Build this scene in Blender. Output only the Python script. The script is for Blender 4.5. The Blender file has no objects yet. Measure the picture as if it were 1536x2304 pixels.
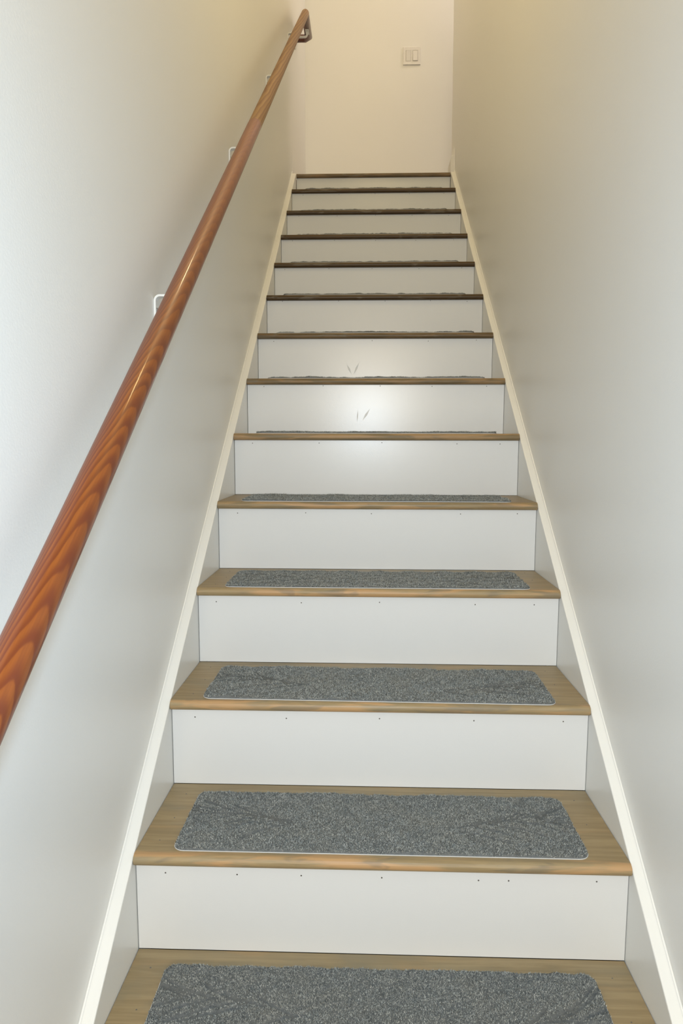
import bpy, bmesh, math, random
import numpy as np
from mathutils import Vector, Matrix

scene = bpy.context.scene
col = scene.collection
R = math.radians

# ------------------------------------------------------------------ camera
FPX = 1654.305
cam_data = bpy.data.cameras.new('camera')
cam_data.sensor_fit = 'VERTICAL'
cam_data.sensor_height = 36.0
cam_data.sensor_width = 24.0
cam_data.lens = FPX / 2304.0 * 36.0
cam_data.clip_start = 0.02
cam = bpy.data.objects.new('camera', cam_data)
cam.location = (-0.02523, -0.94934, 0.90106)
cam.rotation_euler = (1.477988, -0.0018805, 0.0347975)
col.objects.link(cam)
scene.camera = cam

# ------------------------------------------------------------------ light
world = bpy.data.worlds.new('world')
world.use_nodes = True
bg = world.node_tree.nodes['Background']
bg.inputs['Color'].default_value = (0.80, 0.90, 1.0, 1)
bg.inputs['Strength'].default_value = 0.05
scene.world = world


def area(name, loc, target, sx, sy, power, color, spread=180):
    d = bpy.data.lights.new(name, 'AREA')
    d.shape = 'RECTANGLE'
    d.size, d.size_y = sx, sy
    d.energy = power
    d.color = color
    d.spread = R(spread)
    o = bpy.data.objects.new(name, d)
    o.location = loc
    o.rotation_euler = (Vector(target) - Vector(loc)).to_track_quat('-Z', 'Y').to_euler()
    col.objects.link(o)
    return o


def bulb(name, loc, power, color, radius):
    d = bpy.data.lights.new(name, 'POINT')
    d.energy = power
    d.color = color
    d.shadow_soft_size = radius
    o = bpy.data.objects.new(name, d)
    o.location = loc
    col.objects.link(o)
    return o


# the camera's flash, beside the lens
area('camera_flash', (-0.02, -0.97, 0.955), (-0.09, 1.0, 1.1), 0.08, 0.05, 14.2, (0.60, 0.79, 1.0))
# house lamps over the flight and in the upper hall, plus two added fills
area('lower_hall_fill', (0.02, -3.26, 1.16), (0.0, 0.0, 1.02), 0.55, 0.55, 50, (1.0, 0.85, 0.63))  # unseen warm fill added behind the camera to balance the flash
bulb('stairwell_lamp', (0.05, 2.2, 4.4), 17.0, (1.0, 0.78, 0.44), 0.09)
bulb('stairwell_fill', (0.05, 0.9, 3.0), 10.3, (1.0, 0.75, 0.33), 0.09)  # unseen warm fill added to brighten the walls halfway up
bulb('upper_hall_lamp', (1.25, 3.75, 4.5), 23, (1.0, 0.85, 0.76), 0.10)

scene.view_settings.view_transform = 'Standard'
scene.view_settings.look = 'None'
scene.view_settings.exposure = 0.0
scene.view_settings.gamma = 1.0
scene.view_settings.use_curve_mapping = False

# ------------------------------------------------------------------ measures
RISE, RUN = 0.18628, 0.25398
SLOPE = RISE / RUN
XL, XR = -0.4525, 0.4515           # faces of the side walls
SX = 0.43                          # inner face of the stringers
TH = 0.0205                        # tread thickness
OV = 0.022                         # nosing overhang
K0, KTOP = -2, 13                  # lowest tread, landing nosing
ZTOP = 12 * RISE + 0.16641         # landing level
ZFLOOR = -3 * RISE
YBACK = 4.21
YRW = 3.475                        # end of the right wall


def ztread(k):
    return k * RISE if k < KTOP else ZTOP


# ------------------------------------------------------------------ helpers
def new_obj(name, verts, faces, mat=None, parent=None, smooth=False, loc=None, rot=None):
    me = bpy.data.meshes.new(name)
    me.from_pydata([tuple(v) for v in verts], [], faces)
    me.update()
    return link_mesh(name, me, mat, parent, smooth, loc, rot)


def link_mesh(name, me, mat=None, parent=None, smooth=False, loc=None, rot=None):
    if mat and not me.materials:
        me.materials.append(mat)
    if smooth:
        me.polygons.foreach_set('use_smooth', [True] * len(me.polygons))
    o = bpy.data.objects.new(name, me)
    col.objects.link(o)
    if loc is not None:
        o.location = loc
    if rot is not None:
        o.rotation_euler = rot
    if parent is not None:
        o.parent = parent
    return o


def from_bm(name, bm, mat, parent=None, smooth=False, loc=None, rot=None):
    bmesh.ops.recalc_face_normals(bm, faces=bm.faces)
    me = bpy.data.meshes.new(name)
    bm.to_mesh(me)
    bm.free()
    return link_mesh(name, me, mat, parent, smooth, loc, rot)


def bm_box(bm, x0, x1, y0, y1, z0, z1, bevel=0.0, seg=2):
    vs = [bm.verts.new(p) for p in ((x0, y0, z0), (x1, y0, z0), (x1, y1, z0), (x0, y1, z0),
                                    (x0, y0, z1), (x1, y0, z1), (x1, y1, z1), (x0, y1, z1))]
    fs = [bm.faces.new([vs[i] for i in f]) for f in ((3, 2, 1, 0), (4, 5, 6, 7), (0, 1, 5, 4),
                                                     (1, 2, 6, 5), (2, 3, 7, 6), (3, 0, 4, 7))]
    if bevel > 0:
        es = list({e for f in fs for e in f.edges})
        bmesh.ops.bevel(bm, geom=es, offset=bevel, segments=seg, profile=0.5, affect='EDGES')


def box(name, b, mat, parent=None, bevel=0.0, seg=2, loc=None, rot=None):
    bm = bmesh.new()
    bm_box(bm, *b, bevel=bevel, seg=seg)
    return from_bm(name, bm, mat, parent, loc=loc, rot=rot)


def extrude_x(name, prof, x0, x1, mat, parent=None, bevel=0.0, smooth=False, loc=None):
    """closed (y,z) profile drawn out along x"""
    bm = bmesh.new()
    a = [bm.verts.new((x0, y, z)) for y, z in prof]
    b = [bm.verts.new((x1, y, z)) for y, z in prof]
    n = len(prof)
    for i in range(n):
        j = (i + 1) % n
        bm.faces.new((a[i], a[j], b[j], b[i]))
    fa = bm.faces.new(a[::-1])
    fb = bm.faces.new(b)
    if bevel:
        es = list(fa.edges) + list(fb.edges)
        bmesh.ops.bevel(bm, geom=es, offset=bevel, segments=2, profile=0.5, affect='EDGES')
    return from_bm(name, bm, mat, parent, smooth=smooth, loc=loc)


def empty(name, loc=(0, 0, 0)):
    o = bpy.data.objects.new(name, None)
    o.empty_display_size = 0.05
    o.location = loc
    col.objects.link(o)
    return o


def tag(o, label=None, cat=None, group=None, kind=None):
    for key, v in (('label', label), ('category', cat), ('group', group), ('kind', kind)):
        if v:
            o[key] = v
    return o


def srgb(r, g, b):
    f = lambda c: c / 12.92 if c <= 0.04045 else ((c + 0.055) / 1.055) ** 2.4
    return (f(r / 255), f(g / 255), f(b / 255), 1)


# ------------------------------------------------------------------ materials
class NT:
    def __init__(self, name):
        self.m = bpy.data.materials.new(name)
        self.m.use_nodes = True
        self.t = self.m.node_tree
        self.b = self.t.nodes['Principled BSDF']

    def n(self, kind, **kw):
        nd = self.t.nodes.new(kind)
        for k, v in kw.items():
            setattr(nd, k, v)
        return nd

    def l(self, a, b):
        self.t.links.new(a, b)

    def set(self, **kw):
        for k, v in kw.items():
            self.b.inputs[k.replace('_', ' ')].default_value = v

    def val(self, op, a, b=None, c=None, clamp=False):
        nd = self.n('ShaderNodeMath', operation=op, use_clamp=clamp)
        for i, s in enumerate((a, b, c)):
            if s is None:
                continue
            if isinstance(s, (int, float)):
                nd.inputs[i].default_value = s
            else:
                self.l(s, nd.inputs[i])
        return nd.outputs[0]

    def mapr(self, v, a, b, c=0.0, d=1.0, smooth=True):
        nd = self.n('ShaderNodeMapRange')
        nd.interpolation_type = 'SMOOTHSTEP' if smooth else 'LINEAR'
        self.l(v, nd.inputs['Value'])
        for nm, x in zip(('From Min', 'From Max', 'To Min', 'To Max'), (a, b, c, d)):
            nd.inputs[nm].default_value = x
        return nd.outputs[0]

    def mix(self, fac, a, b, mode='MIX'):
        nd = self.n('ShaderNodeMix', data_type='RGBA', blend_type=mode)
        if isinstance(fac, (int, float)):
            nd.inputs[0].default_value = fac
        else:
            self.l(fac, nd.inputs[0])
        for i, s in ((6, a), (7, b)):
            if isinstance(s, tuple):
                nd.inputs[i].default_value = s
            else:
                self.l(s, nd.inputs[i])
        return nd.outputs[2]

    def coords(self, scale=(1, 1, 1), shift=True, src='Object'):
        tc = self.n('ShaderNodeTexCoord')
        mp = self.n('ShaderNodeMapping')
        mp.inputs['Scale'].default_value = scale
        self.l(tc.outputs[src], mp.inputs['Vector'])
        if shift:
            oi = self.n('ShaderNodeObjectInfo')
            cm = self.n('ShaderNodeCombineXYZ')
            for i, k in enumerate((31.0, 17.0, 47.0)):
                self.l(self.val('MULTIPLY', oi.outputs['Random'], k), cm.inputs[i])
            self.l(cm.outputs[0], mp.inputs['Location'])
        return mp.outputs[0]

    def noise(self, vec, scale, detail=2.0, rough=0.5, dist=0.0):
        nd = self.n('ShaderNodeTexNoise')
        nd.inputs['Scale'].default_value = scale
        nd.inputs['Detail'].default_value = detail
        nd.inputs['Roughness'].default_value = rough
        nd.inputs['Distortion'].default_value = dist
        if vec is not None:
            self.l(vec, nd.inputs['Vector'])
        return nd.outputs['Fac']

    def bump(self, h, strength, dist):
        nd = self.n('ShaderNodeBump')
        nd.inputs['Strength'].default_value = strength
        nd.inputs['Distance'].default_value = dist
        self.l(h, nd.inputs['Height'])
        self.l(nd.outputs[0], self.b.inputs['Normal'])


def paint(name, c, rough, bump_scale, bump_d, var=0.03, spec=0.5):
    t = NT(name)
    v = t.coords(src='Object', shift=False)
    n1 = t.noise(v, 2.3, 3)
    lo = tuple(x * (1 - var) for x in c[:3]) + (1,)
    hi = tuple(min(1, x * (1 + var)) for x in c[:3]) + (1,)
    t.l(t.mix(n1, lo, hi), t.b.inputs['Base Color'])
    t.set(Roughness=rough)
    t.b.inputs['Specular IOR Level'].default_value = spec
    n2 = t.noise(v, bump_scale, 2)
    t.bump(n2, 0.35, bump_d)
    return t.m


M = {}
M['wall'] = paint('wall_paint', (0.865, 0.858, 0.825), 0.42, 260, 0.0005, 0.01, 0.5)
M['ceiling'] = paint('ceiling_paint', (0.80, 0.79, 0.75), 0.8, 200, 0.0006)
M['trim'] = paint('trim_paint', (0.845, 0.84, 0.80), 0.32, 130, 0.0004, 0.012)
M['floor'] = paint('floor_finish', (0.33, 0.27, 0.20), 0.45, 30, 0.0004, 0.15)


def riser_paint():
    t = NT('riser_paint')
    v = t.coords()
    n1 = t.noise(v, 3.0, 1)
    base = t.mix(n1, (0.70, 0.705, 0.695, 1), (0.715, 0.72, 0.71, 1))
    t.l(base, t.b.inputs['Base Color'])
    t.set(Roughness=0.26)
    t.b.inputs['Specular IOR Level'].default_value = 0.36
    h = t.noise(t.coords((0.5, 1, 1)), 420, 2, 0.5)
    t.bump(h, 0.3, 0.0002)
    return t.m


M['riser'] = riser_paint()


def tread_wood():
    t = NT('stained_pine')
    v = t.coords((1.6, 28, 28))
    grain = t.noise(v, 3.2, 5, 0.62, 0.4)
    v2 = t.coords((3.0, 9, 9))
    blotch = t.noise(v2, 1.6, 3, 0.55, 0.6)
    c1 = t.mix(t.mapr(grain, 0.35, 0.68), srgb(145, 126, 92), srgb(163, 143, 107))
    c2 = t.mix(t.mapr(blotch, 0.47, 0.72, 0, 0.7), c1, srgb(136, 126, 102))
    blotch2 = t.noise(t.coords((2.2, 14, 14)), 2.3, 2, 0.5, 0.3)
    c2 = t.mix(t.mapr(blotch2, 0.56, 0.72, 0, 0.55), c2, srgb(172, 142, 100))
    # worn streaks along the rounded front edge
    tc = t.n('ShaderNodeTexCoord')
    sp = t.n('ShaderNodeSeparateXYZ')
    t.l(tc.outputs['Object'], sp.inputs[0])
    edge = t.mapr(sp.outputs['Y'], 0.011, 0.022, 1, 0)
    wv = t.coords((2.6, 26, 26))
    wear = t.mapr(t.noise(wv, 2.1, 3, 0.55, 0.5), 0.47, 0.62)
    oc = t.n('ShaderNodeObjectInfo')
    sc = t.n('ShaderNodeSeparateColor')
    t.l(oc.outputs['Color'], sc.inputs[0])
    worn_lit = sc.outputs[0]                      # edge wear and brightness of this tread; low values dim its colour
    c2 = t.mix(worn_lit, t.mix(1.0, c2, (0.22, 0.165, 0.10, 1), 'MULTIPLY'), c2)  # upper treads multiplied darker: their dim light is put into the colour
    w = t.val('MULTIPLY', t.val('MULTIPLY', edge, worn_lit), t.val('MULTIPLY', wear, 0.85))
    c3 = t.mix(w, c2, srgb(186, 148, 104))
    wv2 = t.coords((4.0, 20, 20))
    dk = t.mapr(t.noise(wv2, 2.6, 2, 0.5, 0.6), 0.55, 0.66)
    d = t.val('MULTIPLY', edge, t.val('MULTIPLY', dk, 0.5))
    c3 = t.mix(d, c3, srgb(116, 108, 92))
    t.l(c3, t.b.inputs['Base Color'])
    t.set(Roughness=0.45)
    t.b.inputs['Specular IOR Level'].default_value = 0.38
    t.bump(grain, 0.25, 0.0004)
    return t.m


M['tread'] = tread_wood()


def rail_wood(name, light, mid, dark, rough, coat, freq, taper, ang, fig=(0.0, 1.0, 1.0)):
    """growth rings cut at a slant: arched figure on one flank, fine lines on the other"""
    t = NT(name)
    tc = t.n('ShaderNodeTexCoord')
    sp = t.n('ShaderNodeSeparateXYZ')
    t.l(tc.outputs['Object'], sp.inputs[0])
    x, y, z = sp.outputs
    off = 0.055
    oy, oz = -off * math.sin(ang), -off * math.cos(ang)
    wob = t.noise(t.coords((2.2, 8, 8), shift=False), 2.0, 3)
    wob = t.val('MULTIPLY', t.val('SUBTRACT', wob, 0.5), 0.012)
    dy = t.val('SUBTRACT', y, oy)
    dz = t.val('SUBTRACT', z, oz)
    r = t.val('SQRT', t.val('ADD', t.val('MULTIPLY', dy, dy), t.val('MULTIPLY', dz, dz)))
    r = t.val('ADD', t.val('ADD', r, wob), t.val('MULTIPLY', x, taper))
    ph = t.val('FRACT', t.val('MULTIPLY', r, freq))
    # slow rise, sharp drop: early wood to late wood
    late = t.val('MULTIPLY', t.mapr(ph, 0.15, 0.80), t.mapr(ph, 0.86, 1.0, 1, 0))
    fine = t.noise(t.coords((3, 300, 300), shift=False), 1.0, 2)
    c = t.mix(t.mapr(fine, 0.3, 0.7), light, mid)
    fade = t.mapr(x, fig[0], fig[1], 1.0, fig[2])          # the figure is bold at the foot and calm higher up
    c = t.mix(t.val('MULTIPLY', late, fade), c, dark)
    t.l(c, t.b.inputs['Base Color'])
    t.set(Roughness=rough)
    t.b.inputs['Coat Weight'].default_value = coat
    t.b.inputs['Coat Roughness'].default_value = 0.10
    return t.m


M['rail_low'] = rail_wood('varnished_fir', srgb(138, 72, 17), srgb(125, 62, 12), srgb(106, 44, 7),
                          0.45, 0.35, 250, -0.075, R(-62), (0.9, 2.0, 0.35))
M['rail_up'] = rail_wood('pale_fir', srgb(156, 120, 76), srgb(146, 110, 66), srgb(124, 86, 48),
                         0.55, 0.05, 120, 0.03, R(35))
M['rail_level'] = rail_wood('red_brown_fir', srgb(104, 46, 18), srgb(92, 38, 12), srgb(70, 24, 6),
                            0.35, 0.6, 160, 0.03, R(120))


def plain(name, c, rough, metal=0.0, scale=80, var=0.06):
    t = NT(name)
    n1 = t.noise(t.coords(shift=False), scale, 2)
    lo = tuple(x * (1 - var) for x in c[:3]) + (1,)
    hi = tuple(min(1, x * (1 + var)) for x in c[:3]) + (1,)
    t.l(t.mix(n1, lo, hi), t.b.inputs['Base Color'])
    t.set(Roughness=rough, Metallic=metal)
    return t.m


M['bracket'] = plain('white_enamel', (0.80, 0.80, 0.77), 0.35)
M['screw'] = plain('screw_steel', (0.45, 0.44, 0.42), 0.35, 0.9)
M['nail'] = plain('nail_steel', (0.16, 0.15, 0.14), 0.5, 0.5)
M['plate'] = plain('switch_plastic', (0.82, 0.80, 0.77), 0.35)
M['slit'] = plain('switch_slit', (0.52, 0.50, 0.47), 0.5)
M['backing'] = plain('mat_backing', (0.70, 0.70, 0.69), 0.5)
M['dark'] = plain('stair_carriage', (0.12, 0.10, 0.08), 0.8)


def carpet(name, fibre):
    t = NT(name)
    if fibre:
        g = t.n('ShaderNodeNewGeometry')
        f = g.outputs['Random Per Island']
    else:
        f = t.noise(t.coords(), 900, 2)
    rp = t.n('ShaderNodeValToRGB')
    e = rp.color_ramp.elements
    e[0].position, e[0].color = 0.0, srgb(92, 95, 93)
    e[1].position, e[1].color = 1.0, srgb(202, 201, 193)
    for p, c in ((0.10, srgb(130, 134, 131)), (0.5, srgb(160, 162, 157)), (0.88, srgb(180, 181, 174))):
        x = e.new(p)
        x.color = c
    t.l(f, rp.inputs[0])
    cl = t.noise(t.coords((1, 1, 1)), 110, 3, 0.6)
    cl2 = t.noise(t.coords((1, 1, 1)), 14, 2, 0.6)
    c = t.mix(t.mapr(cl, 0.36, 0.64, 0.30, 0.0), rp.outputs[0], srgb(86, 94, 98))
    c = t.mix(t.mapr(cl2, 0.4, 0.66, 0.0, 0.25), c, srgb(164, 160, 147))
    if not fibre:                             # the felt under the pile is coloured darker than the fibres
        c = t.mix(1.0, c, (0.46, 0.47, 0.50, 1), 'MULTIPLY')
    t.l(c, t.b.inputs['Base Color'])
    t.set(Roughness=0.95)
    t.b.inputs['Specular IOR Level'].default_value = 0.1
    return t.m


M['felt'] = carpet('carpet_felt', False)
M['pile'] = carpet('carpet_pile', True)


# ------------------------------------------------------------------ the setting
def struct(o):
    o['kind'] = 'structure'
    return o


YH = -0.45          # the stairwell's header stands over the foot of the flight
ZC = 4.80           # upper ceiling
ZL = 1.93           # lower hall ceiling
XE = 2.30           # lower hall and upper hall reach this far right
XWS = -2.30         # lower hall reaches this far left
YF = -3.30          # entry wall

struct(box('wall_left', (XL - 0.1, XL, YH, YBACK + 0.1, ZFLOOR - 0.1, ZC), M['wall']))
struct(box('wall_right', (XR, XR + 0.1, YH, YRW, ZFLOOR, ZC), M['wall'], bevel=0.004))
struct(box('wall_back', (XL, XE, YBACK, YBACK + 0.1, ZTOP - 0.3, ZC), M['wall']))
struct(box('wall_upper_hall', (XE, XE + 0.1, YRW - 1.2, YBACK + 0.1, ZTOP - 0.3, ZC), M['wall']))
struct(box('wall_header', (XL, XE, YH - 0.1, YH, ZL, ZC), M['wall']))
struct(box('wall_lower_hall', (XR + 0.1, XE, YH - 0.02, YH + 0.08, ZFLOOR, ZL), M['wall']))
struct(box('wall_lower_hall.001', (XWS, XL - 0.1, YH - 0.02, YH + 0.08, ZFLOOR, ZL), M['wall']))
struct(box('ceiling', (XL - 0.1, XE + 0.1, YH - 0.1, YBACK + 0.1, ZC, ZC + 0.1), M['ceiling']))
struct(box('ceiling.001', (XWS - 0.1, XE + 0.1, YF - 0.1, YH - 0.1, ZL, ZL + 0.1), M['ceiling']))
struct(box('floor', (XWS - 0.1, XE + 0.1, YF - 0.1, YBACK, ZFLOOR - 0.1, ZFLOOR), M['floor']))
struct(box('floor.001', (XL, XE, KTOP * RUN + 0.10, YBACK, ZTOP - 0.12, ZTOP), M['floor']))
struct(box('wall_front', (XWS - 0.1, XE + 0.1, YF - 0.1, YF, ZFLOOR, ZL), M['wall']))
struct(box('wall_east', (XE, XE + 0.1, YF, YH + 0.08, ZFLOOR, ZL), M['wall']))
struct(box('wall_west', (XWS - 0.1, XWS, YF, YH + 0.08, ZFLOOR, ZL), M['wall']))

# landing baseboards with a moulded top
BH = 0.135
def baseboard(name, xw, s, y0, y1, k):
    prof = ((0, 0), (0.0195, 0), (0.0195, 0.082), (0.0175, 0.092), (0.0125, 0.104), (0.0085, 0.112),
            (0.0065, 0.122), (0.0045, BH), (0, BH))
    vs, n = [], len(prof)
    secs = ((y0, 0.12), (y0 + 0.03, 1.0), (y1, 1.0))      # the front end is planed off to the wall
    for y, f in secs:
        vs += [(xw + s * d * f * k, y, ZTOP + h) for d, h in prof]
    bm = bmesh.new()
    v = [bm.verts.new(p) for p in vs]
    for q in range(len(secs) - 1):
        for i in range(n):
            j = (i + 1) % n
            bm.faces.new((v[q * n + i], v[q * n + j], v[q * n + n + j], v[q * n + n + i]))
    bm.faces.new(v[:n])
    bm.faces.new(v[-n:][::-1])
    return struct(from_bm(name, bm, M['wall']))


YB = KTOP * RUN + 0.003
baseboard('baseboard_left', XL, 1, YB, YBACK, 0.28)
baseboard('baseboard_right', XR, -1, YB + 0.004, YRW + 0.004, 1.0)

# ------------------------------------------------------------------ the staircase
stair = tag(empty('staircase', (0, 0, 0)),
            'straight flight of wood-stained treads with white risers between white stringers', 'staircase')


def tread_profile(depth):
    p = []
    r = TH / 2
    for i in range(13):                       # rounded front edge
        a = R(-90 - 180 * i / 12)
        p.append((r * 0.95 + r * 0.95 * math.cos(a), -r + r * math.sin(a)))
    p.append((depth, 0.0))
    p.append((depth, -TH))
    return p


random.seed(4)
tread_me = None
for k in range(K0, KTOP + 1):
    if k == KTOP:
        o = extrude_x('tread', tread_profile(0.10 - 0.0005), -SX + 0.0015, SX - 0.0015, M['tread'], stair, 0.0012)
    elif tread_me is None:
        o = extrude_x('tread', tread_profile(RUN + OV - 0.0005), -SX + 0.0008, SX - 0.0008, M['tread'], stair, 0.0014)
        tread_me = o.data
    else:
        o = link_mesh('tread', tread_me, None, stair)
    o.location = (0, k * RUN, ztread(k))
    wn = 0.28 if k == KTOP else max(0.0, min(1.0, 1.0 - (k - 3) * 0.2))   # upper treads dimmed in colour for weak light, lower edges show wear
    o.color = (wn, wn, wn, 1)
    if -1 < k < 4:
        nb = bmesh.new()
        for x, y in ((-0.392, 0.232), (-0.388, 0.137), (-0.394, 0.05), (0.389, 0.135), (0.392, 0.235)):
            x += random.uniform(-.004, .004)
            y += random.uniform(-.004, .004)
            bmesh.ops.create_cone(nb, cap_ends=True, segments=8, radius1=0.0014, radius2=0.0011, depth=0.0006,
                                  matrix=Matrix.Translation((x, y, 0.0002)))
        tag(from_bm('nail_heads', nb, M['nail'], o), kind='stuff')

NAILS = {1: (-.377, -.25, -.137, .004, .172, .224, .375), 2: (-.381, -.19, .003, .197, .379),
         3: (-.386, -.181, .006, .233, .372), 4: (-.377, -.191, -.013, .227, .379),
         5: (-.374, -.171, .019, .245, .374), 6: (-.373, -.174, .017, .19, .371),
         7: (-.371, -.009, .196, .371), 8: (-.367, -.142, .043, .223, .368),
         9: (-.385, -.194, -.008, .193, .376), 10: (-.377, -.182, .009, .194, .368),
         11: (-.37, -.18, .01, .19, .37), 12: (-.37, -.18, .01, .19, .37)}
NZ = {1: -.040, 2: -.038, 3: -.037, 4: -.032, 5: -.029, 6: -.025, 7: -.027, 8: -.0245, 9: -.026, 10: -.0255, 11: -.025, 12: -.025}


def ridge(bm, p, q, w, h):
    """thin raised streak from p to q on the riser's face (x,z), facing -y"""
    p, q = Vector((p[0], 0, p[1])), Vector((q[0], 0, q[1]))
    d = (q - p).normalized()
    s = Vector((d.z, 0, -d.x)) * w / 2
    up = Vector((0, -h, 0))
    m = (p + q) / 2
    v = [bm.verts.new(c) for c in (p, m + s, q, m - s, p + up * .2, m + s * .6 + up, q + up * .2, m - s * .6 + up)]
    for f in ((4, 5, 6, 7), (0, 1, 5, 4), (1, 2, 6, 5), (2, 3, 7, 6), (3, 0, 4, 7)):
        bm.faces.new([v[i] for i in f])


for k in range(K0, KTOP + 1):
    zb = ztread(k - 1) if k > K0 else ZFLOOR
    zt = ztread(k) - TH
    y = k * RUN + OV
    g = 0.0011
    o = box('riser', (-SX + g, SX - 0.0008, 0, 0.012, zb - zt + (0.0004 if k > K0 else 0), 0), M['riser'], stair, 0.0006, 1,
            loc=(0, y - 0.0045, zt), rot=(R(1.6), 0, 0))
    if k in NAILS:
        nb = bmesh.new()
        for x in NAILS[k]:
            zz = NZ[k] + TH + random.uniform(-.002, .002)
            bmesh.ops.create_cone(nb, cap_ends=True, segments=8, radius1=0.0016, radius2=0.0012, depth=0.0006,
                                  matrix=Matrix.Translation((x, -0.0002, zz)) @ Matrix.Rotation(R(90), 4, 'X'))
        tag(from_bm('nail_heads', nb, M['nail'], o), kind='stuff')
    if k == 6:
        sb = bmesh.new()
        ridge(sb, (-.057, 1.0135 - zt), (-.0598, .9728 - zt), 0.004, 0.0002)
        ridge(sb, (-.0418, .978 - zt), (-.0166, 1.018 - zt), 0.007, 0.0002)
        tag(from_bm('scuff_mark', sb, M['riser'], o), 'faint V-shaped scuff in the white paint')
    if k == 7:
        sb = bmesh.new()
        ridge(sb, (-.102, 1.192 - zt), (-.085, 1.157 - zt), 0.007, 0.0003)
        ridge(sb, (-.077, 1.154 - zt), (-.056, 1.20 - zt), 0.007, 0.0003)
        tag(from_bm('scuff_mark', sb, M['riser'], o), 'faint V-shaped scuff in the white paint')


def stringer(s, xw, c):
    """board between wall and tread ends, its top edge parallel to the line of nosings"""
    y0, y1 = K0 * RUN - 0.06, KTOP * RUN + 0.001
    xi = s * SX
    ztop = lambda y: c + y * SLOPE
    low = 0.30
    prof = [(y0, max(ztop(y0), ZFLOOR)), (y1, min(ztop(y1), ZTOP + 0.001)), (y1, ztop(y1) - low), (y0 + 0.36, ZFLOOR), (y0, ZFLOOR)]
    bm = bmesh.new()
    a = [bm.verts.new((xi, y, z)) for y, z in prof]
    b = [bm.verts.new((xw - s * 0.0003, y, z)) for y, z in prof]
    n = len(prof)
    for i in range(n):
        j = (i + 1) % n
        bm.faces.new((a[i], a[j], b[j], b[i]))
    bm.faces.new(a[::-1])
    bm.faces.new(b)
    es = [e for e in bm.edges if {e.verts[0], e.verts[1]} == {a[0], a[1]}]
    bmesh.ops.bevel(bm, geom=es, offset=0.0022, segments=2, profile=0.5, affect='EDGES')
    o = from_bm('stringer', bm, M['trim'], stair)
    # caulk along the wall
    bm = bmesh.new()
    w = 0.003
    secs = []
    for y in (y0 + 0.01, y1 - 0.002):
        z = ztop(y)
        secs.append([bm.verts.new(p) for p in ((xw - s * .0002, y, z + w * 1.2), (xw - s * w * .25, y, z + w * .42),
                                               (xw - s * w, y, z + 0.0002), (xw - s * .0002, y, z - .001))])
    for i in range(4):
        j = (i + 1) % 4
        bm.faces.new((secs[0][i], secs[0][j], secs[1][j], secs[1][i]))
    bm.faces.new(secs[0])
    bm.faces.new(secs[1][::-1])
    from_bm('caulk_bead', bm, M['trim'], o)
    return o


stringer(-1, XL, -0.009)
stringer(1, XR, -0.011)
# closed underside of the flight
y0, y1 = K0 * RUN + 0.30, KTOP * RUN + 0.09
extrude_x('soffit_board', [(y0, y0 * SLOPE - 0.30), (y1, y1 * SLOPE - 0.30), (y1, y1 * SLOPE - 0.32), (y0, y0 * SLOPE - 0.32)],
          -SX + 0.001, SX - 0.001, M['dark'], stair)


# ------------------------------------------------------------------ carpet mats
MW, MD, MR, PH = 0.730, 0.216, 0.020, 0.0062


def rounded_rect(w, d, r, n=6):
    pts = []
    for cx, cy, a0 in ((w / 2 - r, r, -90), (w / 2 - r, d - r, 0), (-w / 2 + r, d - r, 90), (-w / 2 + r, r, 180)):
        for i in range(n + 1):
            a = R(a0 + 90 * i / n)
            pts.append((cx + r * math.cos(a), cy + r * math.sin(a)))
    return pts


def inside(x, y, w, d, r):
    """signed distance into the rounded rectangle (positive inside)"""
    qx = np.abs(x) - (w / 2 - r)
    qy = np.abs(y - d / 2) - (d / 2 - r)
    return r - np.hypot(np.maximum(qx, 0), np.maximum(qy, 0)) - np.minimum(np.maximum(qx, qy), 0)


def leaf_lines(rng):
    """pressed leaf veins fanning in from both ends of the mat"""
    lines = []
    for s in (-1, 1):
        v0 = rng.uniform(0.07, 0.13)
        bend = rng.uniform(-0.10, 0.10)
        stem = []
        for i in range(14):
            u = 0.372 - 0.022 * i
            stem.append((s * u, v0 + bend * (0.022 * i) + 0.02 * math.sin(i * 0.35 + rng.uniform(0, .3))))
        if rng.random() < 0.7:
            lines.append(stem[:rng.integers(6, 11)])
        for side in (-1, 1):
            nv = rng.integers(5, 8)
            for j in range(nv):
                b = stem[min(2 + int(j * 10 / nv) + int(rng.integers(0, 2)), 13)]
                L = rng.uniform(0.07, 0.16)
                a0 = rng.uniform(0.15, 0.45)
                curl = rng.uniform(0.2, 0.8)
                x, y = b
                ln = [(x, y)]
                for q in range(10):
                    a = a0 + curl * q / 10
                    x += s * math.cos(a) * L / 10
                    y += side * math.sin(a) * L / 10 * 0.8
                    ln.append((x, y))
                lines.append(ln[int(rng.integers(0, 3)):])
    return lines


def groove(x, y, lines):
    d = np.full(x.shape, 1.0)
    for ln in lines:
        for (ax, ay), (bx, by) in zip(ln[:-1], ln[1:]):
            lo, hi = min(ax, bx) - .01, max(ax, bx) + .01
            m = (x > lo) & (x < hi) & (y > min(ay, by) - .01) & (y < max(ay, by) + .01)
            if not m.any():
                continue
            px, py = x[m] - ax, y[m] - ay
            vx, vy = bx - ax, by - ay
            t = np.clip((px * vx + py * vy) / (vx * vx + vy * vy), 0, 1)
            d[m] = np.minimum(d[m], np.hypot(px - t * vx, py - t * vy))
    return d


def wave(x, y, rng):
    """slow unevenness of the pile"""
    h = 0
    for f, a in ((30, .0007), (75, .0006), (160, .0005), (320, .0004)):
        for _ in range(2):
            th = rng.uniform(0, math.pi * 2)
            h = h + a * np.sin(f * (x * math.cos(th) + y * math.sin(th)) + rng.uniform(0, 6.28))
    return h


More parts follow.
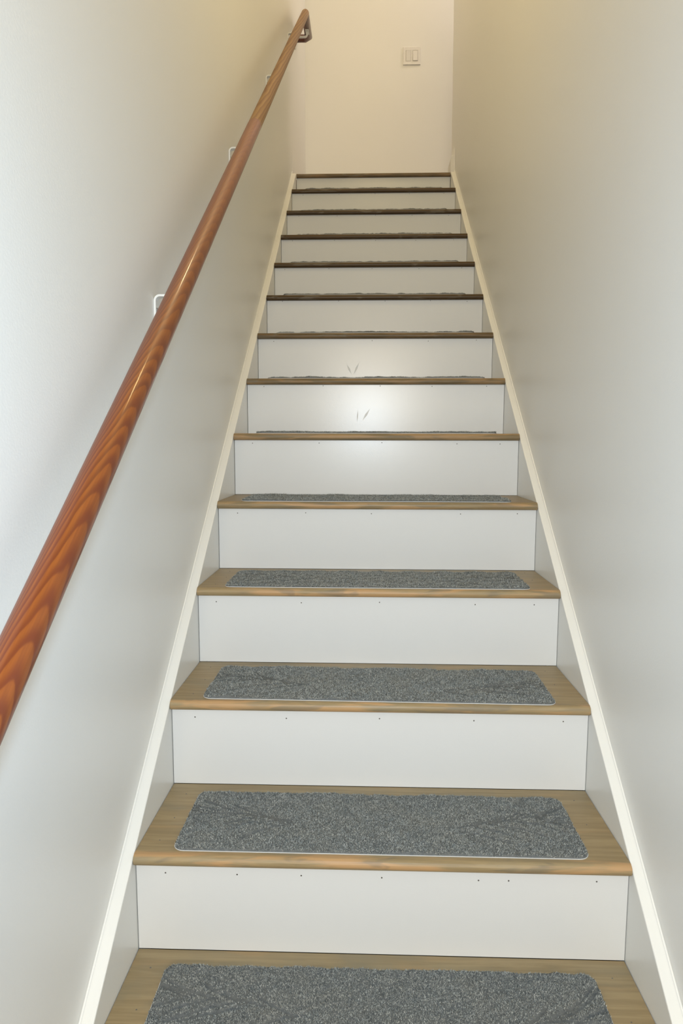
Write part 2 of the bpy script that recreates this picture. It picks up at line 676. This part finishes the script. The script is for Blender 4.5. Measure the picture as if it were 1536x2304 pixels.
def np_mesh(name, co, tris):
    me = bpy.data.meshes.new(name)
    nv, nf = len(co), len(tris)
    k = tris.shape[1]
    me.vertices.add(nv)
    me.vertices.foreach_set('co', np.ascontiguousarray(co, dtype=np.float32).ravel())
    me.loops.add(nf * k)
    me.loops.foreach_set('vertex_index', np.ascontiguousarray(tris, dtype=np.int32).ravel())
    me.polygons.add(nf)
    me.polygons.foreach_set('loop_start', np.arange(0, nf * k, k, dtype=np.int32))
    me.update(calc_edges=True)
    return me


MAT_LABEL = [
    'grey carpet mat on the lowest visible tread, cut off by the bottom of the picture',
    'grey carpet mat on the second tread up, the lowest seen whole',
    'grey carpet mat on the third tread up, with pressed leaf veins at both ends',
    'grey carpet mat on the fourth tread up, with a dark frayed spot in front',
    'narrow-looking grey carpet mat on the fifth tread up, the highest showing its top',
    'edge-on grey carpet mat on the sixth tread up, below the shiny riser',
    'edge-on grey carpet mat on the seventh tread up, above the shiny riser',
    'thin sliver of grey carpet mat on the eighth tread up',
    'thin sliver of grey carpet mat on the ninth tread up',
    'faint carpet mat edge on the tenth tread up, fifth nosing from the top',
    'faint carpet mat edge on the fourth nosing from the top',
    'faint carpet mat edge on the third nosing from the top',
    'faint carpet mat edge on the second nosing from the top, just below the landing',
]
FRONT = {0: .019, 1: .019, 2: .0115, 3: .0105, 4: .006}
TILT = {0: 0.25, 2: -0.9, 1: -0.1, 3: -0.1}


def make_mat(k):
    rng = np.random.default_rng(100 + k * 7)
    root = empty('stair_mat', (random.uniform(-.002, .002), k * RUN + FRONT.get(k, .011), k * RISE))
    root.rotation_euler = (0, 0, R(TILT.get(k, random.uniform(-.15, .15))))
    tag(root, MAT_LABEL[k], 'stair mat', 'grey carpet mats on the treads')
    # backing sheet
    pts = rounded_rect(MW, MD, MR)
    bm = bmesh.new()
    a = [bm.verts.new((x, y, 0.0002)) for x, y in pts]
    b = [bm.verts.new((x, y, 0.0013)) for x, y in pts]
    n = len(pts)
    for i in range(n):
        j = (i + 1) % n
        bm.faces.new((a[i], a[j], b[j], b[i]))
    bm.faces.new(a[::-1])
    bm.faces.new(b)
    from_bm('backing', bm, M['backing'], root)
    lines = leaf_lines(rng)
    wseed = int(rng.integers(1 << 30))
    near = k < 5

    def height(x, y):
        e = np.clip(inside(x, y, MW, MD, MR) / 0.004, 0, 1)
        g = groove(x, y, lines)
        gr = np.exp(-(g / 0.0030) ** 2)
        h = PH * (0.62 + 0.38 * np.sqrt(e)) + wave(x, y, np.random.default_rng(wseed))
        return np.maximum(h - 0.0044 * gr * e, 0.0031), gr

    # felt body: a grid clipped to the outline, with a skirt
    st = 0.003 if near else 0.0065
    nx, ny = int(MW / st) + 1, int(MD / st) + 1
    gx, gy = np.meshgrid(np.linspace(-1, 1, nx), np.linspace(0, 1, ny))
    x = gx * (MW / 2 - 0.0012)
    y = 0.0012 + gy * (MD - 0.0024)
    # pull the corners in to the rounding
    r = MR
    cx = np.sign(x) * (MW / 2 - r)
    cy = np.where(y > MD / 2, MD - r, r)
    dx, dy = x - cx, y - cy
    corner = (np.abs(x) > MW / 2 - r) & ((y > MD - r) | (y < r))
    mx = np.maximum(np.abs(dx), np.abs(dy)) + 1e-9
    hy = np.hypot(dx, dy) + 1e-9
    sc = np.where(corner, mx / hy, 1.0)
    x, y = cx * corner + x * ~corner + dx * sc * corner, cy * corner + y * ~corner + dy * sc * corner
    h, _ = height(x.ravel(), y.ravel())
    co = np.stack([x.ravel(), y.ravel(), np.maximum(h - 0.0014, 0.0017)], 1)
    idx = np.arange(nx * ny).reshape(ny, nx)
    q = np.stack([idx[:-1, :-1], idx[:-1, 1:], idx[1:, 1:], idx[1:, :-1]], -1).reshape(-1, 4)
    ring = np.concatenate([idx[0, :], idx[1:, -1], idx[-1, -2::-1], idx[-2:0:-1, 0]])
    base = co[ring].copy()
    base[:, 2] = 0.0012
    n0 = len(co)
    nr = len(ring)
    rj = np.roll(np.arange(nr), -1)
    sk = np.stack([ring, n0 + np.arange(nr), n0 + rj, ring[rj]], 1)
    me = np_mesh('carpet', np.concatenate([co, base]), np.concatenate([q, sk]))
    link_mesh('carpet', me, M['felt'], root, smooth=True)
    # fibres
    nf = {0: 90000, 1: 90000, 2: 75000, 3: 52000, 4: 40000}.get(k, 22000)
    fx = rng.uniform(-MW / 2, MW / 2, nf)
    fy = rng.uniform(0, MD, nf) if k < 5 else MD * rng.uniform(0, 1, nf) ** 1.6
    keep = inside(fx, fy, MW, MD, MR) > 0.0012
    fx, fy = fx[keep], fy[keep]
    h, gr = height(fx, fy)
    keep = rng.random(len(fx)) > gr * 1.15
    fx, fy, h, gr = fx[keep], fy[keep], h[keep], gr[keep]
    m = len(fx)
    th = rng.uniform(0, 2 * math.pi, m)
    w = rng.uniform(0.0007, 0.0013, m)
    ln = rng.uniform(0.0016, 0.0038, m) * (1 - 0.5 * gr)
    if k == 3:                                  # frayed spot at the front edge
        ln = ln * (1 + 1.2 * np.exp(-((fx + .07) / .012) ** 2) * (fy < .012))
    le = rng.uniform(0.4, 1.25, m)
    ld = rng.uniform(0, 2 * math.pi, m)
    bz = h - 0.0020
    bx0 = fx - np.cos(th) * w
    by0 = fy - np.sin(th) * w
    bx1 = fx + np.cos(th) * w
    by1 = fy + np.sin(th) * w
    tx = fx + np.cos(ld) * ln * np.sin(le)
    ty = fy + np.sin(ld) * ln * np.sin(le)
    tz = bz + 0.0006 + ln * np.cos(le)
    co = np.empty((m, 3, 3))
    co[:, 0] = np.stack([bx0, by0, bz], 1)
    co[:, 1] = np.stack([bx1, by1, bz], 1)
    co[:, 2] = np.stack([tx, ty, tz], 1)
    me = np_mesh('pile', co.reshape(-1, 3), np.arange(m * 3).reshape(m, 3))
    tag(link_mesh('pile', me, M['pile'], root), kind='stuff')
    return root


for k in range(13):
    make_mat(k)

# ------------------------------------------------------------------ handrail
RX, RR = -0.379, 0.021
rail = tag(empty('handrail', (RX, 0.4, 0.856 + 0.4 * SLOPE)),
           'round wooden handrail, orange-brown below and pale tan above, on the left wall', 'handrail')
rail_inv = Matrix.Translation(rail.location).inverted()


def rail_z(y):
    if y < 1.415:
        c = 0.866 + (y + 0.62) * (0.8415 - 0.866) / 2.035
    else:
        c = 0.8405 + (y - 1.415) * (0.817 - 0.8405) / 1.92
    return c + y * SLOPE


def rail_piece(name, pts, mat, n0=None, n1=None, rad=RR, seg=40, off0=None, off1=None, caps=True):
    """cylinder along a polyline with mitred corners; local x runs along the first leg"""
    pts = [Vector(p) for p in pts]
    d = (pts[1] - pts[0]).normalized()
    side = Vector((1, 0, 0)) if abs(d.x) < 0.9 else Vector((0, 1, 0))
    up = side.cross(d).normalized() if abs(d.x) < 0.9 else d.cross(side).normalized()
    if up.z < 0:
        up = -up
    yv = up.cross(d).normalized()
    mw = Matrix((d, yv, up)).transposed().to_4x4()
    mw.translation = pts[0]
    inv = mw.inverted()
    verts, n = [], len(pts)
    for i, p in enumerate(pts):
        if i == 0:
            ax, nn = (pts[1] - p).normalized(), n0 or (pts[1] - p).normalized()
        elif i == n - 1:
            ax, nn = (p - pts[i - 1]).normalized(), n1 or (p - pts[i - 1]).normalized()
        else:
            ax = (p - pts[i - 1]).normalized()
            nn = (ax + (pts[i + 1] - p).normalized()).normalized()
        s = Vector((1, 0, 0)) if abs(ax.x) < 0.9 else Vector((0, 1, 0))
        u = s.cross(ax).normalized()
        if u.z < 0:
            u = -u
        s = u.cross(ax).normalized()
        for j in range(seg):
            a = 2 * math.pi * j / seg
            q = p + (s * math.cos(a) + u * math.sin(a)) * rad
            t = (p - q).dot(nn) / ax.dot(nn)
            q = q + ax * t
            if i == 0 and off0:
                q = q + ax * off0(a)
            if i == n - 1 and off1:
                q = q + ax * off1(a)
            verts.append(inv @ q)
    bm = bmesh.new()
    v = [bm.verts.new(p) for p in verts]
    for i in range(n - 1):
        for j in range(seg):
            k2 = (j + 1) % seg
            f = bm.faces.new((v[i * seg + j], v[i * seg + k2], v[(i + 1) * seg + k2], v[(i + 1) * seg + j]))
            f.smooth = True
    for f in (bm.faces.new(v[:seg][::-1]), bm.faces.new(v[-seg:])):
        for e in f.edges:
            e.smooth = False
    o = from_bm(name, bm, mat)
    o.parent = rail
    o.matrix_parent_inverse = Matrix.Identity(4)
    o.matrix_basis = rail_inv @ mw
    return o


YM = 3.335                                    # where the slope turns level
PM = Vector((RX, YM, rail_z(YM)))
P0 = Vector((RX, -0.62, rail_z(-0.62)))
PJ = Vector((RX, 1.415, rail_z(1.4149)))
PJ2 = Vector((RX, 1.415, rail_z(1.4151)))
du = (PM - PJ2).normalized()
dl = Vector((0, 1, 0))
nm = (du + dl).normalized()


def joint(a):                                 # uneven butt joint between the two woods
    return -0.012 * (1 if math.cos(a) > 0.55 else 0) + 0.006 * math.sin(a)


rail_piece('lower_rail', [P0, PJ], M['rail_low'], off1=joint)['label'] = 'glossy orange-brown lower rail with arched grain'
rail_piece('upper_rail', [PJ2, PM], M['rail_up'], n1=nm, off0=joint)['label'] = 'pale tan upper rail'
YR = 3.585
PC0 = Vector((RX, YR - 0.022, PM.z))
PC1 = Vector((RX - 0.022, YR, PM.z))
PW = Vector((XL + 0.0005, YR, PM.z))
dc = (PC1 - PC0).normalized()
dr = Vector((-1, 0, 0))
rail_piece('level_rail', [PM, PC0, PC1], M['rail_level'], n0=nm, n1=(dc + dr).normalized())['label'] = 'dark red-brown level end of the rail'
rail_piece('wall_return', [PC1, PW], M['rail_level'], n0=(dc + dr).normalized())


def strap(name, path, width, th, mat, parent, loc):
    """flat bar bent along an x-z path, width along y"""
    bm = bmesh.new()
    n = len(path)
    rows = []
    for i, (x, z) in enumerate(path):
        a = Vector(path[max(i - 1, 0)])
        b = Vector(path[min(i + 1, n - 1)])
        t = (b - a).normalized()
        nx, nz = -t.y, t.x
        row = []
        for sgn, yy in ((-1, -width / 2), (-1, width / 2), (1, width / 2), (1, -width / 2)):
            row.append(bm.verts.new((x + sgn * nx * th / 2, yy, z + sgn * nz * th / 2)))
        rows.append(row)
    for i in range(n - 1):
        for j in range(4):
            k2 = (j + 1) % 4
            bm.faces.new((rows[i][j], rows[i][k2], rows[i + 1][k2], rows[i + 1][j]))
    bm.faces.new(rows[0][::-1])
    bm.faces.new(rows[-1])
    es = [e for e in bm.edges if len(e.link_faces) == 2 and e.calc_face_angle() > 1.0]
    bmesh.ops.bevel(bm, geom=es, offset=0.0007, segments=2, profile=0.5, affect='EDGES')
    return from_bm(name, bm, mat, parent, loc=loc)


def arc(cx, cz, r, a0, a1, n=6):
    return [(cx + r * math.cos(R(a0 + (a1 - a0) * i / n)), cz + r * math.sin(R(a0 + (a1 - a0) * i / n))) for i in range(n + 1)]


def bracket(y, slope_ang, zc, drop=0.057):
    """wall strap, arm bent out and up to a saddle under the rail; origin at rail centre"""
    under = RR / math.cos(slope_ang)
    xw = XL - RX + 0.0023
    th = 0.004
    zs = -under - 0.0015                       # arm top
    path = [(xw, -drop - 0.062), (xw, -drop - 0.03)]
    path += arc(xw + 0.010, -drop - 0.010, 0.010, 180, 90)
    path += [(-0.022, -drop)]
    path += arc(-0.016, -drop + 0.016, 0.016, -90, 0)[1:]
    path += [(0.0, zs)]
    o = strap('bracket', path, 0.018, th, M['bracket'], rail, Vector((RX, y, zc)) - rail.location)
    # saddle plate following the rail
    bm = bmesh.new()
    bm_box(bm, -0.010, 0.010, -0.026, 0.026, -RR - 0.003, -RR + 0.0005, bevel=0.0008)
    from_bm('saddle', bm, M['bracket'], o, rot=(slope_ang, 0, 0))
    for sy in (-0.018, 0.018):
        bm = bmesh.new()
        bmesh.ops.create_cone(bm, cap_ends=True, segments=10, radius1=0.0036, radius2=0.0026, depth=0.0014,
                              matrix=Matrix.Translation((0, sy, -RR - 0.0036)) @ Matrix.Rotation(R(180), 4, 'X'))
        from_bm('screw', bm, M['screw'], o, rot=(slope_ang, 0, 0))
    for sz in (-drop - 0.026, -drop - 0.05):
        bm = bmesh.new()
        bmesh.ops.create_cone(bm, cap_ends=True, segments=10, radius1=0.0038, radius2=0.0028, depth=0.0014,
                              matrix=Matrix.Translation((xw + th / 2 + 0.0006, 0, sz)) @ Matrix.Rotation(R(90), 4, 'Y'))
        from_bm('screw', bm, M['screw'], o)
    return o


SA = math.atan(SLOPE)
for yb in (0.545, 1.384, 2.24, 3.093):
    bracket(yb, SA, rail_z(yb))
bracket(3.475, 0.0, PM.z, 0.05)

# ------------------------------------------------------------------ light switch
sw = tag(empty('light_switch', (0.2574, YBACK, 3.4652)), 'square white double light switch on the back wall', 'light switch')
SWW, SWH, SWT = 0.0575, 0.0565, 0.0075
bm = bmesh.new()
bm_box(bm, -SWW, SWW, -SWT, -0.0003, -SWH, SWH)
front = [e for e in bm.edges if all(v.co.y < -SWT + 1e-5 for v in e.verts)]
bmesh.ops.bevel(bm, geom=front, offset=0.003, segments=3, profile=0.5, affect='EDGES')
plate = from_bm('plate', bm, M['plate'], sw)
for cx in (-0.0225, 0.0225):
    bm = bmesh.new()
    for b in ((-0.0175, -0.0155, -0.0010, 0.001, -0.0345, 0.0345), (0.0155, 0.0175, -0.0010, 0.001, -0.0345, 0.0345),
              (-0.0155, 0.0155, -0.0010, 0.001, 0.0325, 0.0345), (-0.0155, 0.0155, -0.0010, 0.001, -0.0345, -0.0325)):
        bm_box(bm, *b)
    fr = from_bm('rocker_frame', bm, M['slit'], sw, loc=(cx, -SWT, 0))
    tilt = 4 if cx < 0 else -4
    bm = bmesh.new()
    bm_box(bm, -0.0148, 0.0148, -0.0016, 0.0005, -0.0318, 0.0318, bevel=0.0008)
    from_bm('rocker', bm, M['plate'], sw, loc=(cx, -SWT - 0.0004, 0), rot=(R(tilt), 0, 0))
